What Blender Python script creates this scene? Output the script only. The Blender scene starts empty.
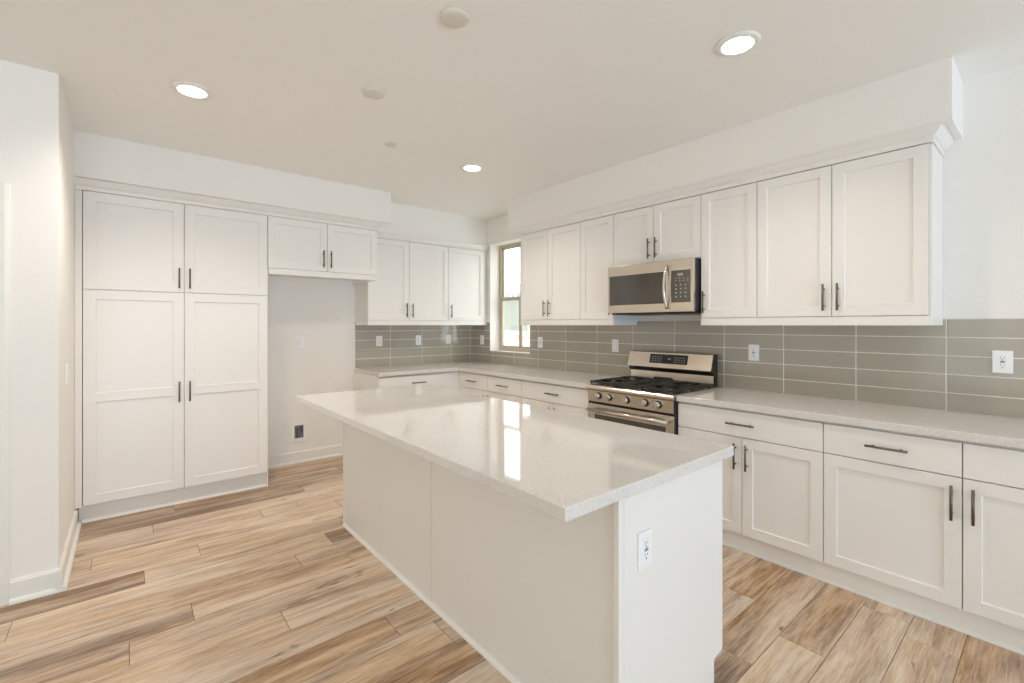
import bpy, bmesh, math, random
from mathutils import Vector, Matrix
D = bpy.data
SC = bpy.context.scene
COL = SC.collection
PI = math.pi

# ------------------------------------------------------------------ camera, world, exposure
CAMX, CAMY, CAMZ, YAW, FPX = -3.4802, -4.9667, 1.3896, 0.697, 460.9
cam = D.cameras.new('camera'); camo = D.objects.new('camera', cam); COL.objects.link(camo)
cam.sensor_width = 36; cam.sensor_fit = 'HORIZONTAL'; cam.lens = 36 * FPX / 1024
cam.shift_y = -(341.5 - 324.95) / 1024; cam.clip_start = .02
camo.location = (CAMX, CAMY, CAMZ); camo.rotation_euler = (PI / 2, 0, -YAW)
SC.camera = camo
SC.view_settings.view_transform = 'Standard'; SC.view_settings.look = 'None'
SC.view_settings.exposure = 0.32; SC.view_settings.gamma = 1
SC.view_settings.use_curve_mapping = False
SC.cycles.use_denoising = True
SC.cycles.max_bounces = 12; SC.cycles.diffuse_bounces = 6; SC.cycles.glossy_bounces = 4
SC.cycles.sample_clamp_indirect = 6

# bright hazy sky: glaring on the side where the kitchen window looks out, softer on the others
w = D.worlds.new('sky'); SC.world = w; w.use_nodes = True
wn_, wl_ = w.node_tree.nodes, w.node_tree.links; bg = wn_['Background']
bg.inputs[0].default_value = (.95, .98, 1, 1)
gtc = wn_.new('ShaderNodeTexCoord'); sx = wn_.new('ShaderNodeSeparateXYZ'); wl_.new(gtc.outputs['Generated'], sx.inputs[0])
gm = wn_.new('ShaderNodeMapRange'); gm.interpolation_type = 'SMOOTHSTEP'
gm.inputs[1].default_value = .15; gm.inputs[2].default_value = .6; gm.inputs[3].default_value = .95; gm.inputs[4].default_value = 4.2
wl_.new(sx.outputs[0], gm.inputs[0]); wl_.new(gm.outputs[0], bg.inputs[1])

CE = 2.707                     # ceiling height
RX0, RY0 = -7.6, -9.4          # far corner of the room behind the camera

def area(name, loc, rot, sx, sy, power, col):
    l = D.lights.new(name, 'AREA'); l.shape = 'RECTANGLE'; l.size = sx; l.size_y = sy; l.energy = power; l.color = col
    o = D.objects.new(name, l); COL.objects.link(o); o.location = loc; o.rotation_euler = rot; return o
# daylight entering by the big glazed openings of the living space behind the camera; the sky itself
# shines in too; the front panel, low and tilted up, stands for the sunlit ground outside
area('daylight_front_ground', (-3.2, RY0 - 1.3, .25), (PI / 2 + .75, 0, 0), 5.4, 2.0, 290, (.58, .745, 1))
area('daylight_side', (RX0 - .14, -5.6, 1.35), (PI / 2, 0, -PI / 2), 4.8, 2.0, 12, (1, .96, .86))  # upright unseen panel, added for more even light from the left
sun = D.lights.new('sun', 'SUN'); sun.energy = 7.0; sun.color = (.9, .97, 1); sun.angle = .03
suno = D.objects.new('sun', sun); COL.objects.link(suno); suno.location = (-4, -6, 9)
suno.rotation_euler = Vector((.38, .30, -.87)).to_track_quat('-Z', 'Y').to_euler()

# ------------------------------------------------------------------ materials
def lin(c):
    c = [x / 255 for x in c]
    return tuple((x / 12.92 if x <= .04045 else ((x + .055) / 1.055) ** 2.4) for x in c) + (1,)
def mat(name, rgb, rough=.5, metal=0, spec=.5, coat=0):
    m = D.materials.new(name); m.use_nodes = True; b = m.node_tree.nodes['Principled BSDF']
    b.inputs['Base Color'].default_value = lin(rgb); b.inputs['Roughness'].default_value = rough
    b.inputs['Metallic'].default_value = metal; b.inputs['Specular IOR Level'].default_value = spec
    b.inputs['Coat Weight'].default_value = coat
    return m
def nodes(m): return m.node_tree.nodes, m.node_tree.links, m.node_tree.nodes['Principled BSDF']
def noisy(m, scale, amount, bump=0, dist=.002, detail=3, stretch=(1, 1, 1)):
    """slight procedural unevenness of colour and surface"""
    n, l, b = nodes(m)
    tc = n.new('ShaderNodeTexCoord'); mp = n.new('ShaderNodeMapping'); mp.inputs['Scale'].default_value = stretch
    t = n.new('ShaderNodeTexNoise'); t.inputs['Scale'].default_value = scale; t.inputs['Detail'].default_value = detail
    l.new(tc.outputs['Object'], mp.inputs[0]); l.new(mp.outputs[0], t.inputs['Vector'])
    base = b.inputs['Base Color'].default_value[:]
    mx = n.new('ShaderNodeMix'); mx.data_type = 'RGBA'
    mx.inputs[6].default_value = tuple(x * (1 - amount) for x in base[:3]) + (1,)
    mx.inputs[7].default_value = tuple(min(1, x * (1 + amount)) for x in base[:3]) + (1,)
    l.new(t.outputs['Fac'], mx.inputs[0]); l.new(mx.outputs[2], b.inputs['Base Color'])
    if bump:
        bp = n.new('ShaderNodeBump'); bp.inputs['Strength'].default_value = bump; bp.inputs['Distance'].default_value = dist
        l.new(t.outputs['Fac'], bp.inputs['Height']); l.new(bp.outputs[0], b.inputs['Normal'])
    return m

M = {}
M['wall'] = noisy(mat('wall_paint', (243, 240, 235), .75, spec=.25), 60, .01, .12, .001)
M['ceiling'] = noisy(mat('ceiling_paint', (244, 242, 237), .85, spec=.2), 45, .012, .15, .0015)
M['trim'] = noisy(mat('trim_paint', (238, 236, 230), .4), 8, .008)
M['cab'] = noisy(mat('cabinet_paint', (240, 237, 232), .38, spec=.4), 5, .008)
M['cabin'] = noisy(mat('cabinet_box_paint', (236, 233, 227), .45, spec=.35), 5, .008)
M['toe'] = noisy(mat('toe_kick_paint_lightened', (243, 240, 234), .45), 6, .01)  # paint lightened to stand in for low light missing at the toe kicks
M['plastic'] = noisy(mat('white_plastic', (246, 246, 246), .3), 20, .004)
M['boxgrey'] = noisy(mat('grey_box', (120, 118, 128), .5), 20, .03)
M['cover'] = noisy(mat('cover_plate_plastic', (222, 216, 204), .6), 20, .01)
M['slot'] = noisy(mat('outlet_slots', (90, 90, 95), .5), 20, .02)
M['blue'] = noisy(mat('blue_grey_buttons', (120, 135, 160), .4), 20, .02)
M['bronze'] = noisy(mat('brushed_dark_nickel', (124, 114, 103), .42, 1), 220, .08, stretch=(1, 1, .1))
M['steel'] = noisy(mat('stainless_steel', (214, 203, 188), .25, 1), 300, .06, .02, .0004, stretch=(1, .02, 1))
M['knobm'] = noisy(mat('knob_steel', (215, 212, 206), .2, 1), 60, .03)
M['black'] = noisy(mat('black_enamel', (22, 21, 21), .3), 30, .1)
M['blackside'] = noisy(mat('black_side_panel', (38, 38, 42), .45), 30, .1)
M['glassblk'] = noisy(mat('smoked_glass', (62, 57, 48), .07, 0, .9, .4), 500, .05)
M['iron'] = noisy(mat('cast_iron', (50, 48, 46), .45), 200, .2, .3, .001)
M['well'] = noisy(mat('cooktop_well', (92, 89, 84), .3, .8), 60, .05)
M['burner'] = noisy(mat('burner_cap', (70, 72, 78), .35, .6), 60, .08)
M['key'] = noisy(mat('key_legend', (176, 172, 160), .5), 50, .02)
M['lcd'] = noisy(mat('display_window', (150, 150, 142), .3), 50, .03)
M['grout'] = noisy(mat('grout', (236, 231, 221), .8, spec=.2), 90, .03)
M['frame'] = noisy(mat('tan_vinyl', (196, 184, 166), .45), 20, .02)
M['stuccoW'] = noisy(mat('white_stucco', (240, 240, 236), .9), 30, .03, .3, .004)
M['stuccoG'] = noisy(mat('grey_green_stucco', (205, 210, 200), .9), 30, .03, .3, .004)
M['ground'] = noisy(mat('concrete', (190, 186, 178), .9), 6, .06, .2, .004)
M['door'] = noisy(mat('door_paint', (240, 239, 235), .4), 8, .008)

# window glass: clear with a faint reflection
g = D.materials.new('window_glass'); g.use_nodes = True; n, l = g.node_tree.nodes, g.node_tree.links
n.remove(n['Principled BSDF']); out = n['Material Output']
tr = n.new('ShaderNodeBsdfTransparent'); gl = n.new('ShaderNodeBsdfGlossy'); gl.inputs['Roughness'].default_value = .01
mx = n.new('ShaderNodeMixShader')
tr.inputs[0].default_value = (.95, .97, .96, 1)
lw = n.new('ShaderNodeLayerWeight'); lw.inputs[0].default_value = .12; l.new(lw.outputs['Facing'], mx.inputs[0]); l.new(tr.outputs[0], mx.inputs[1]); l.new(gl.outputs[0], mx.inputs[2]); l.new(mx.outputs[0], out.inputs[0])
M['glass'] = g

# downlight lens
e = mat('lamp_lens', (255, 250, 240), .4); b = e.node_tree.nodes['Principled BSDF']
b.inputs['Emission Color'].default_value = (1, .9, .8, 1); b.inputs['Emission Strength'].default_value = 12
M['lens'] = e

def quartz(name, base, dark, light, rough):
    m = mat(name, base, rough, spec=.75); n, l, b = nodes(m)
    tc = n.new('ShaderNodeTexCoord')
    v = n.new('ShaderNodeTexVoronoi'); v.inputs['Scale'].default_value = 520
    l.new(tc.outputs['Object'], v.inputs['Vector'])
    r = n.new('ShaderNodeValToRGB'); r.color_ramp.interpolation = 'LINEAR'
    e = r.color_ramp.elements; e[0].position = 0; e[0].color = lin(dark); e[1].position = 1; e[1].color = lin(light)
    k = e.new(.22); k.color = lin(base); k = e.new(.8); k.color = lin(base)
    sp = n.new('ShaderNodeSeparateColor'); l.new(v.outputs['Color'], sp.inputs[0]); l.new(sp.outputs[0], r.inputs[0])
    t = n.new('ShaderNodeTexNoise'); t.inputs['Scale'].default_value = 5; l.new(tc.outputs['Object'], t.inputs['Vector'])
    mx = n.new('ShaderNodeMix'); mx.data_type = 'RGBA'; mx.blend_type = 'MULTIPLY'; mx.inputs[0].default_value = .05
    l.new(r.outputs[0], mx.inputs[6]); l.new(t.outputs['Fac'], mx.inputs[7]); l.new(mx.outputs[2], b.inputs['Base Color'])
    return m
M['quartz'] = quartz('speckled_quartz', (228, 224, 219), (193, 184, 173), (239, 237, 234), .05)

def tile_mat():
    m = mat('glazed_tile', (168, 161, 148), .1, spec=.7); n, l, b = nodes(m)
    a = n.new('ShaderNodeAttribute'); a.attribute_name = 'tone'
    tc = n.new('ShaderNodeTexCoord'); t = n.new('ShaderNodeTexNoise'); t.inputs['Scale'].default_value = 9; t.inputs['Detail'].default_value = 4
    l.new(tc.outputs['Object'], t.inputs['Vector'])
    ad = n.new('ShaderNodeMath'); ad.operation = 'MULTIPLY_ADD'; ad.inputs[1].default_value = .5; l.new(a.outputs['Fac'], ad.inputs[0])
    ad2 = n.new('ShaderNodeMath'); ad2.operation = 'MULTIPLY'; ad2.inputs[1].default_value = .5; l.new(t.outputs['Fac'], ad2.inputs[0]); l.new(ad2.outputs[0], ad.inputs[2])
    mx = n.new('ShaderNodeMix'); mx.data_type = 'RGBA'; mx.inputs[6].default_value = lin((166, 158, 143)); mx.inputs[7].default_value = lin((180, 173, 159))
    l.new(ad.outputs[0], mx.inputs[0]); l.new(mx.outputs[2], b.inputs['Base Color'])
    w_ = n.new('ShaderNodeTexNoise'); w_.inputs['Scale'].default_value = 14; l.new(tc.outputs['Object'], w_.inputs['Vector'])
    bp = n.new('ShaderNodeBump'); bp.inputs['Strength'].default_value = .08; bp.inputs['Distance'].default_value = .002
    l.new(w_.outputs['Fac'], bp.inputs['Height']); l.new(bp.outputs[0], b.inputs['Normal'])
    return m
M['tile'] = tile_mat()

def plank_mat():
    m = mat('oak_plank', (190, 160, 128), .42, spec=.35); n, l, b = nodes(m)
    tc = n.new('ShaderNodeTexCoord')
    tone = n.new('ShaderNodeAttribute'); tone.attribute_name = 'tone'
    seed = n.new('ShaderNodeAttribute'); seed.attribute_name = 'seed'
    off = n.new('ShaderNodeCombineXYZ')
    for k, f in enumerate((37., 11., 91.)):
        q = n.new('ShaderNodeMath'); q.operation = 'MULTIPLY'; q.inputs[1].default_value = f; l.new(seed.outputs['Fac'], q.inputs[0]); l.new(q.outputs[0], off.inputs[k])
    add = n.new('ShaderNodeVectorMath'); add.operation = 'ADD'; l.new(tc.outputs['Object'], add.inputs[0]); l.new(off.outputs[0], add.inputs[1])
    def nz(scale, st, det=4, dis=0.0, rough=.55):
        mp = n.new('ShaderNodeMapping'); mp.inputs['Scale'].default_value = st; l.new(add.outputs[0], mp.inputs[0])
        t = n.new('ShaderNodeTexNoise'); t.inputs['Scale'].default_value = scale; t.inputs['Detail'].default_value = det
        t.inputs['Distortion'].default_value = dis; t.inputs['Roughness'].default_value = rough
        l.new(mp.outputs[0], t.inputs['Vector']); return t
    broad = nz(1, (1.1, 8, 1), 4, .8)            # wide colour bands along the board
    fine = nz(1, (9, 140, 1), 4, .2, .75)         # fine grain
    mid = nz(1, (2.6, 34, 1), 5, 1.0, .65)           # streaks
    knot = nz(1, (4.5, 14, 1), 3, 1.0)         # dark knots
    r = n.new('ShaderNodeValToRGB'); e = r.color_ramp.elements
    e[0].position = 0; e[0].color = lin((122, 93, 68)); e[1].position = 1; e[1].color = lin((234, 219, 198))
    for p_, c_ in ((.25, (160, 130, 102)), (.45, (192, 163, 134)), (.65, (213, 189, 162))): k = e.new(p_); k.color = lin(c_)
    # value = broad*.55 + mid*.3 + fine*.15 + tone
    def ma(a, f, c=None):
        q = n.new('ShaderNodeMath'); q.operation = 'MULTIPLY_ADD'; l.new(a, q.inputs[0]); q.inputs[1].default_value = f
        if c is not None: l.new(c, q.inputs[2])
        else: q.inputs[2].default_value = 0
        return q.outputs[0]
    v = ma(broad.outputs['Fac'], .42); v = ma(mid.outputs['Fac'], .33, v); v = ma(fine.outputs['Fac'], .25, v); q = n.new('ShaderNodeMath'); q.operation = 'MULTIPLY_ADD'; l.new(v, q.inputs[0]); q.inputs[1].default_value = 3.0; q.inputs[2].default_value = -.98
    v = ma(tone.outputs['Fac'], .30, q.outputs[0]); l.new(v, r.inputs[0])
    hs = n.new('ShaderNodeHueSaturation'); hv = nz(1, (.5, 5, 1), 2, .5); l.new(r.outputs[0], hs.inputs['Color'])
    mr = n.new('ShaderNodeMapRange'); mr.inputs[1].default_value = .35; mr.inputs[2].default_value = .65; mr.inputs[3].default_value = .74; mr.inputs[4].default_value = 1.1
    l.new(hv.outputs['Fac'], mr.inputs[0]); l.new(mr.outputs[0], hs.inputs['Saturation'])
    kr = n.new('ShaderNodeValToRGB'); ke = kr.color_ramp.elements; ke[0].position = .24; ke[0].color = (1, 1, 1, 1); ke[1].position = .335; ke[1].color = (0, 0, 0, 1)
    l.new(knot.outputs['Fac'], kr.inputs[0])
    mx = n.new('ShaderNodeMix'); mx.data_type = 'RGBA'; mx.inputs[7].default_value = lin((96, 68, 48))
    km = n.new('ShaderNodeMath'); km.operation = 'MULTIPLY'; km.inputs[1].default_value = .75; l.new(kr.outputs[0], km.inputs[0])
    l.new(km.outputs[0], mx.inputs[0]); l.new(hs.outputs[0], mx.inputs[6]); l.new(mx.outputs[2], b.inputs['Base Color'])
    bp = n.new('ShaderNodeBump'); bp.inputs['Strength'].default_value = .15; bp.inputs['Distance'].default_value = .001
    l.new(fine.outputs['Fac'], bp.inputs['Height']); l.new(bp.outputs[0], b.inputs['Normal'])
    return m
M['plank'] = plank_mat()
M['joint'] = noisy(mat('plank_joint', (104, 82, 62), .8), 20, .05)

def roof_mat():
    m = mat('roof_tiles', (170, 172, 178), .7); n, l, b = nodes(m)
    tc = n.new('ShaderNodeTexCoord'); wv = n.new('ShaderNodeTexWave'); wv.inputs['Scale'].default_value = 1.3; wv.inputs['Distortion'].default_value = 1.5
    wv.bands_direction = 'Y'
    l.new(tc.outputs['Object'], wv.inputs['Vector'])
    mx = n.new('ShaderNodeMix'); mx.data_type = 'RGBA'; mx.inputs[6].default_value = lin((150, 152, 160)); mx.inputs[7].default_value = lin((242, 243, 246))
    l.new(wv.outputs['Fac'], mx.inputs[0]); l.new(mx.outputs[2], b.inputs['Base Color']); return m
M['roof'] = roof_mat()

# ------------------------------------------------------------------ mesh helpers
def T_right(a, d, z): return (-d, -a, z)          # right-hand wall: a = distance from the corner, d = out from the wall
def T_back(a, d, z): return (a, -d, z)            # back wall: a = x, d = out from the wall
def T_id(x, y, z): return (x, y, z)

class MB:
    def __init__(s, T=T_id): s.bm = bmesh.new(); s.T = T; s.mats = []; s.mi = 0
    def use(s, m):
        if m not in s.mats: s.mats.append(m)
        s.mi = s.mats.index(m); return s
    def v(s, p): return s.bm.verts.new(s.T(*p))
    def f(s, vs):
        try: fc = s.bm.faces.new(vs)
        except ValueError: return None
        fc.material_index = s.mi; return fc
    def box(s, a0, a1, d0, d1, z0, z1, bev=0, seg=2):
        a0, a1 = min(a0, a1), max(a0, a1); d0, d1 = min(d0, d1), max(d0, d1); z0, z1 = min(z0, z1), max(z0, z1)
        vs = [s.v((a, d, z)) for a in (a0, a1) for d in (d0, d1) for z in (z0, z1)]
        fs = [s.f([vs[i] for i in q]) for q in ((0, 1, 3, 2), (4, 6, 7, 5), (0, 4, 5, 1), (2, 3, 7, 6), (0, 2, 6, 4), (1, 5, 7, 3))]
        if bev:
            es = list({e for f in fs for e in f.edges})
            r = bmesh.ops.bevel(s.bm, geom=es, offset=bev, segments=seg, affect='EDGES', profile=.5, clamp_overlap=True)
            for q in r['faces']: q.material_index = s.mi
        return s
    def prism(s, pts, ext, axis='a'):
        """closed 2D outline swept between ext=(e0,e1) along a; pts are (d,z); axis 'd': pts (a,z); axis 'z': pts (a,d)"""
        def P(p, e):
            return {'a': (e, p[0], p[1]), 'd': (p[0], e, p[1]), 'z': (p[0], p[1], e)}[axis]
        r0 = [s.v(P(p, ext[0])) for p in pts]; r1 = [s.v(P(p, ext[1])) for p in pts]
        s.f(r0); s.f(r1[::-1]); k = len(pts)
        for i in range(k): s.f([r0[i], r0[(i + 1) % k], r1[(i + 1) % k], r1[i]])
        return s
    def cyl(s, p0, p1, r0, r1=None, n=16, cap=True):
        r1 = r0 if r1 is None else r1
        A = Vector(s.T(*p0)); B = Vector(s.T(*p1)); ax = (B - A).normalized()
        u = ax.orthogonal().normalized(); w_ = ax.cross(u)
        R0 = [s.bm.verts.new(A + r0 * (math.cos(t) * u + math.sin(t) * w_)) for t in (2 * PI * i / n for i in range(n))]
        R1 = [s.bm.verts.new(B + r1 * (math.cos(t) * u + math.sin(t) * w_)) for t in (2 * PI * i / n for i in range(n))]
        for i in range(n):
            f = s.f([R0[i], R0[(i + 1) % n], R1[(i + 1) % n], R1[i]]); f.smooth = True
        if cap: s.f(R0[::-1]); s.f(R1)
        return s
    def lathe(s, c, prof, n=40, axis='z', close=False):
        """prof: (radius, height) list around axis through local point c"""
        rings = []
        for r, h in prof:
            ring = []
            for i in range(n):
                t = 2 * PI * i / n; x, y = r * math.cos(t), r * math.sin(t)
                p = {'z': (c[0] + x, c[1] + y, c[2] + h), 'd': (c[0] + x, c[1] + h, c[2] + y), 'a': (c[0] + h, c[1] + x, c[2] + y)}[axis]
                ring.append(s.v(p))
            rings.append(ring)
        for a, b_ in zip(rings, rings[1:]):
            for i in range(n):
                f = s.f([a[i], a[(i + 1) % n], b_[(i + 1) % n], b_[i]])
                if f: f.smooth = True
        if close:
            for i in range(n): s.f([rings[-1][i], rings[-1][(i + 1) % n], rings[0][(i + 1) % n], rings[0][i]])
        else: s.f(rings[0][::-1]); s.f(rings[-1])
        return s
    def sweep(s, pts, r, n=10, flat=1.0):
        """tube through local points"""
        P = [Vector(s.T(*p)) for p in pts]; rings = []
        up = None
        for i, p in enumerate(P):
            t = (P[min(i + 1, len(P) - 1)] - P[max(i - 1, 0)]).normalized()
            if up is None: up = t.orthogonal().normalized()
            u = (up - up.dot(t) * t).normalized(); up = u; w_ = t.cross(u)
            rings.append([s.bm.verts.new(p + r * (math.cos(q) * u + flat * math.sin(q) * w_)) for q in (2 * PI * k / n for k in range(n))])
        for a, b_ in zip(rings, rings[1:]):
            for k in range(n):
                f = s.f([a[k], a[(k + 1) % n], b_[(k + 1) % n], b_[k]]); f.smooth = True
        s.f(rings[0][::-1]); s.f(rings[-1]); return s
    def build(s, name, m, parent=None, keep=False):
        if not s.mats: s.mats = [m]
        if not keep: bmesh.ops.recalc_face_normals(s.bm, faces=s.bm.faces[:])
        me = D.meshes.new(name)
        if parent is not None:
            o_ = parent
            off = Vector((0, 0, 0))
            while o_ is not None: off += o_.location; o_ = o_.parent
            for v in s.bm.verts: v.co -= off
            loc = Vector((0, 0, 0))
        else:
            co = [v.co for v in s.bm.verts]
            loc = Vector((sum(c.x for c in co) / len(co), sum(c.y for c in co) / len(co), min(c.z for c in co)))
            for v in s.bm.verts: v.co -= loc
        s.bm.to_mesh(me); s.bm.free()
        for q in s.mats: me.materials.append(M[q] if isinstance(q, str) else q)
        o = D.objects.new(name, me); COL.objects.link(o); o.location = loc
        if parent is not None: o.parent = parent
        return o

def tag(o, label=None, cat=None, group=None, kind=None):
    if label: o['label'] = label
    if cat: o['category'] = cat
    if group: o['group'] = group
    if kind: o['kind'] = kind
    return o
def thing(name, loc, label, cat, group=None):
    o = D.objects.new(name, None); COL.objects.link(o); o.location = loc; o.empty_display_size = .05
    return tag(o, label, cat, group)
def struct(name, mb, m, label=None):
    o = mb.build(name, m); o['kind'] = 'structure'
    if label: o['label'] = label
    return o

# ------------------------------------------------------------------ the room
# floor: boards laid along x, each a face set with its own tone
def make_floor():
    random.seed(11)
    bm = bmesh.new(); ft = bm.faces.layers.float.new('tone'); fs = bm.faces.layers.float.new('seed')
    W, gap = .1805, .0009
    x0, x1 = RX0, 0.0
    # joints read off the photograph: row -> x of a board end, tone of the board to the left / right of it
    known = {1: (-2.9, -.4, -.2), 2: (-1.9, -.2, -.45), 3: (-3.2, -.55, -.5), 4: (-2.33, -.75, .0), 5: (-3.34, .0, .1), 6: (-2.716, .1, .25), 7: (-2.215, .15, .3), 8: (-3.135, .2, .3),
             9: (-3.403, -.75, .2), 10: (-2.469, .45, -.7), 11: (-2.70, .15, -.4), 12: (-3.233, -.65, .1), 13: (-2.05, .2, .1), 14: (-2.906, .1, .25), 15: (-2.0, .3, .1), 16: (-2.537, -.15, -.05),
             21: (-1.043, .05, -.05), 22: (-1.515, -.9, -.05), 23: (-1.24, .5, -.1), 24: (-2.1, .1, .2), 25: (-.815, -.15, -.1), 26: (-1.9, .1, -.1)}
    rows = int(-RY0 / W) + 1
    for k in range(rows):
        y1 = -k * W; y0 = y1 - W
        xs = []; L = 1.42
        if k in known: s0 = known[k][0]
        else: s0 = -3 + random.uniform(-.7, .7)
        x = s0
        while x > x0: xs.append(x); x -= L
        x = s0 + L
        while x < x1: xs.append(x); x += L
        xs = sorted([x0] + [q for q in xs if q > x0] + [x1])
        for a, b_ in zip(xs, xs[1:]):
            tone = random.uniform(-.35, .4)
            if random.random() < .12: tone = -.7
            if k in known:
                if abs(b_ - known[k][0]) < .01: tone = known[k][1]
                if abs(a - known[k][0]) < .01: tone = known[k][2]
            sd = random.random()
            g_ = gap; c = .0022
            lo = [bm.verts.new((X, Y, -c)) for X, Y in ((a + g_, y0 + g_), (b_ - g_, y0 + g_), (b_ - g_, y1 - g_), (a + g_, y1 - g_))]
            hi = [bm.verts.new((X, Y, 0)) for X, Y in ((a + g_ + c * .6, y0 + g_ + c * .6), (b_ - g_ - c * .6, y0 + g_ + c * .6), (b_ - g_ - c * .6, y1 - g_ - c * .6), (a + g_ + c * .6, y1 - g_ - c * .6))]
            fcs = [bm.faces.new(hi)] + [bm.faces.new([lo[i], lo[(i + 1) % 4], hi[(i + 1) % 4], hi[i]]) for i in range(4)]
            for f in fcs: f[ft] = tone; f[fs] = sd
    # slab under the boards
    vs = [bm.verts.new((X, Y, Z)) for Z in (-.15, -.0022) for X, Y in ((x0 - .2, RY0 - .2), (x1 + .16, RY0 - .2), (x1 + .16, .2), (x0 - .2, .2))]
    for q in ((3, 2, 1, 0), (4, 5, 6, 7), (0, 1, 5, 4), (1, 2, 6, 5), (2, 3, 7, 6), (3, 0, 4, 7)):
        f = bm.faces.new([vs[i] for i in q]); f.material_index = 1
    me = D.meshes.new('floor'); bm.to_mesh(me); bm.free(); me.materials.append(M['plank']); me.materials.append(M['joint'])
    o = D.objects.new('floor', me); COL.objects.link(o); o['kind'] = 'structure'
make_floor()

struct('ceiling', MB().box(RX0 - .2, .25, RY0 - .2, .2, CE, CE + .15), 'ceiling')
WX, WLY = -3.752, -1.583       # left wall face and the corner where it turns away
WY0, WY1, WZ0, WZ1 = -1.129, -.388, 1.068, 2.388   # kitchen window opening in the right wall
TH = .22
mb = MB()                                             # right wall with window opening
mb.box(0, TH, RY0 - .2, WY0, 0, CE).box(0, TH, WY1, .2, 0, CE).box(0, TH, WY0, WY1, 0, WZ0).box(0, TH, WY0, WY1, WZ1, CE)
struct('wall_right', mb, 'wall')
struct('wall_back', MB().box(WX - .12, 0, 0, .2, 0, CE), 'wall')
struct('wall_left', MB().box(WX - .12, WX, WLY, 0, 0, CE), 'wall')
# the wall that faces the camera side, with the doorway whose casing shows at the frame edge
DX1, DX0, DZ = -3.992, -4.85, 2.03
mb = MB().box(DX1, WX - .12, WLY, WLY + .12, 0, CE).box(RX0, DX0, WLY, WLY + .12, 0, CE).box(DX0, DX1, WLY, WLY + .12, DZ, CE)
struct('wall_side', mb, 'wall')
struct('wall_far_left', MB().box(RX0 - .2, RX0, RY0, -8.0, 0, CE).box(RX0 - .2, RX0, -3.2, WLY + .12, 0, CE).box(RX0 - .2, RX0, -8.0, -3.2, 0, .3).box(RX0 - .2, RX0, -8.0, -3.2, 2.4, CE), 'wall')
struct('wall_front', MB().box(RX0, -6.0, RY0 - .2, RY0, 0, CE).box(-.4, 0, RY0 - .2, RY0, 0, CE).box(-6.0, -.4, RY0 - .2, RY0, 2.42, CE), 'wall')
# big sliding glass door behind the camera: frames only at the opening edges
mb = MB()
for x in (-6.0, -4.15, -2.3, -.46): mb.box(x, x + .06, RY0 - .12, RY0 - .06, 0, 2.42)
mb.box(-6.0, -.4, RY0 - .12, RY0 - .06, 2.36, 2.42).box(-6.0, -.4, RY0 - .12, RY0 - .06, 0, .06)
# (kept behind the daylight plane of the opening)
w2 = struct('window_2', mb, 'frame')
pane = MB().box(-5.95, -.45, RY0 - .093, RY0 - .087, .05, 2.37).build('window_glass', 'glass', w2)
mb = MB()
for y in (-8.0, -6.42, -4.84, -3.26): mb.box(RX0 - .12, RX0 - .06, y, y + .06, .3, 2.4)
mb.box(RX0 - .12, RX0 - .06, -8.0, -3.2, 2.34, 2.4).box(RX0 - .12, RX0 - .06, -8.0, -3.2, .3, .36)
w3 = struct('window_3', mb, 'frame')
pane = MB().box(RX0 - .093, RX0 - .087, -7.95, -3.25, .35, 2.35).build('window_glass', 'glass', w3)
# panel door and casing
mb = MB()
cz = DZ + .066
prof = [(0, 0), (.066, 0), (.066, .012), (.05, .018), (.012, .018), (0, .012)]
mb.prism([(DX1 + a, WLY - d) for a, d in prof], (0, cz), 'z')
mb.prism([(DX0 - a, WLY - d) for a, d in prof], (0, cz), 'z')
mb.box(DX0, DX1, WLY - .0175, WLY, DZ, cz)
mb.box(DX1 - .018, DX1, WLY, WLY + .12, 0, DZ).box(DX0, DX0 + .018, WLY, WLY + .12, 0, DZ).box(DX0, DX1, WLY, WLY + .12, DZ - .018, DZ)
struct('trim_1', mb, 'trim')
mb = MB(); a0, a1 = DX0 + .02, DX1 - .02; yf = WLY + .03
mb.box(a0, a1, yf, yf + .035, .01, DZ - .02, .002)
for z0, z1 in ((.25, .95), (1.1, 1.85)):
    mb.box(a0 + .12, a1 - .12, yf - .006, yf + .001, z0, z1, .005)
struct('door_1', mb, 'door')

# baseboards with quarter-round shoe
def baseboard(name, segs):
    mb = MB()
    for (ax, p, q, face, sgn) in segs:      # runs along ax from p to q on plane 'face', protruding sgn
        pr = [(0, 0), (.034, 0), (.034, .006), (.031, .014), (.024, .020), (.016, .022), (.016, .100), (.011, .112), (0, .112)]
        if ax == 'x': mb.prism([(face + sgn * d, z) for d, z in pr], (p, q), 'a')
        else: mb.prism([(face + sgn * d, z) for d, z in pr], (p, q), 'd')
    return struct(name, mb, 'trim')
baseboard('baseboard_left', [('y', WLY - .034, -.585, WX, 1)])
baseboard('baseboard_side', [('x', DX1 + .066, WX + .001, WLY, -1)])
baseboard('baseboard_back', [('x', -2.546, -1.559, 0, -1)])
baseboard('baseboard_right', [('y', -9.4, -5.62, 0, -1)])

# soffits over the cabinets
SZ = 2.402
struct('ceiling_soffit', MB().box(WX, -1.454, -.667, 0, SZ, CE), 'wall')
struct('ceiling_soffit', MB().box(-1.454, 0, -.335, 0, SZ - .02, CE), 'wall')
struct('ceiling_soffit', MB().box(-.378, 0, -4.619, -1.192, SZ, CE), 'wall')

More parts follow.
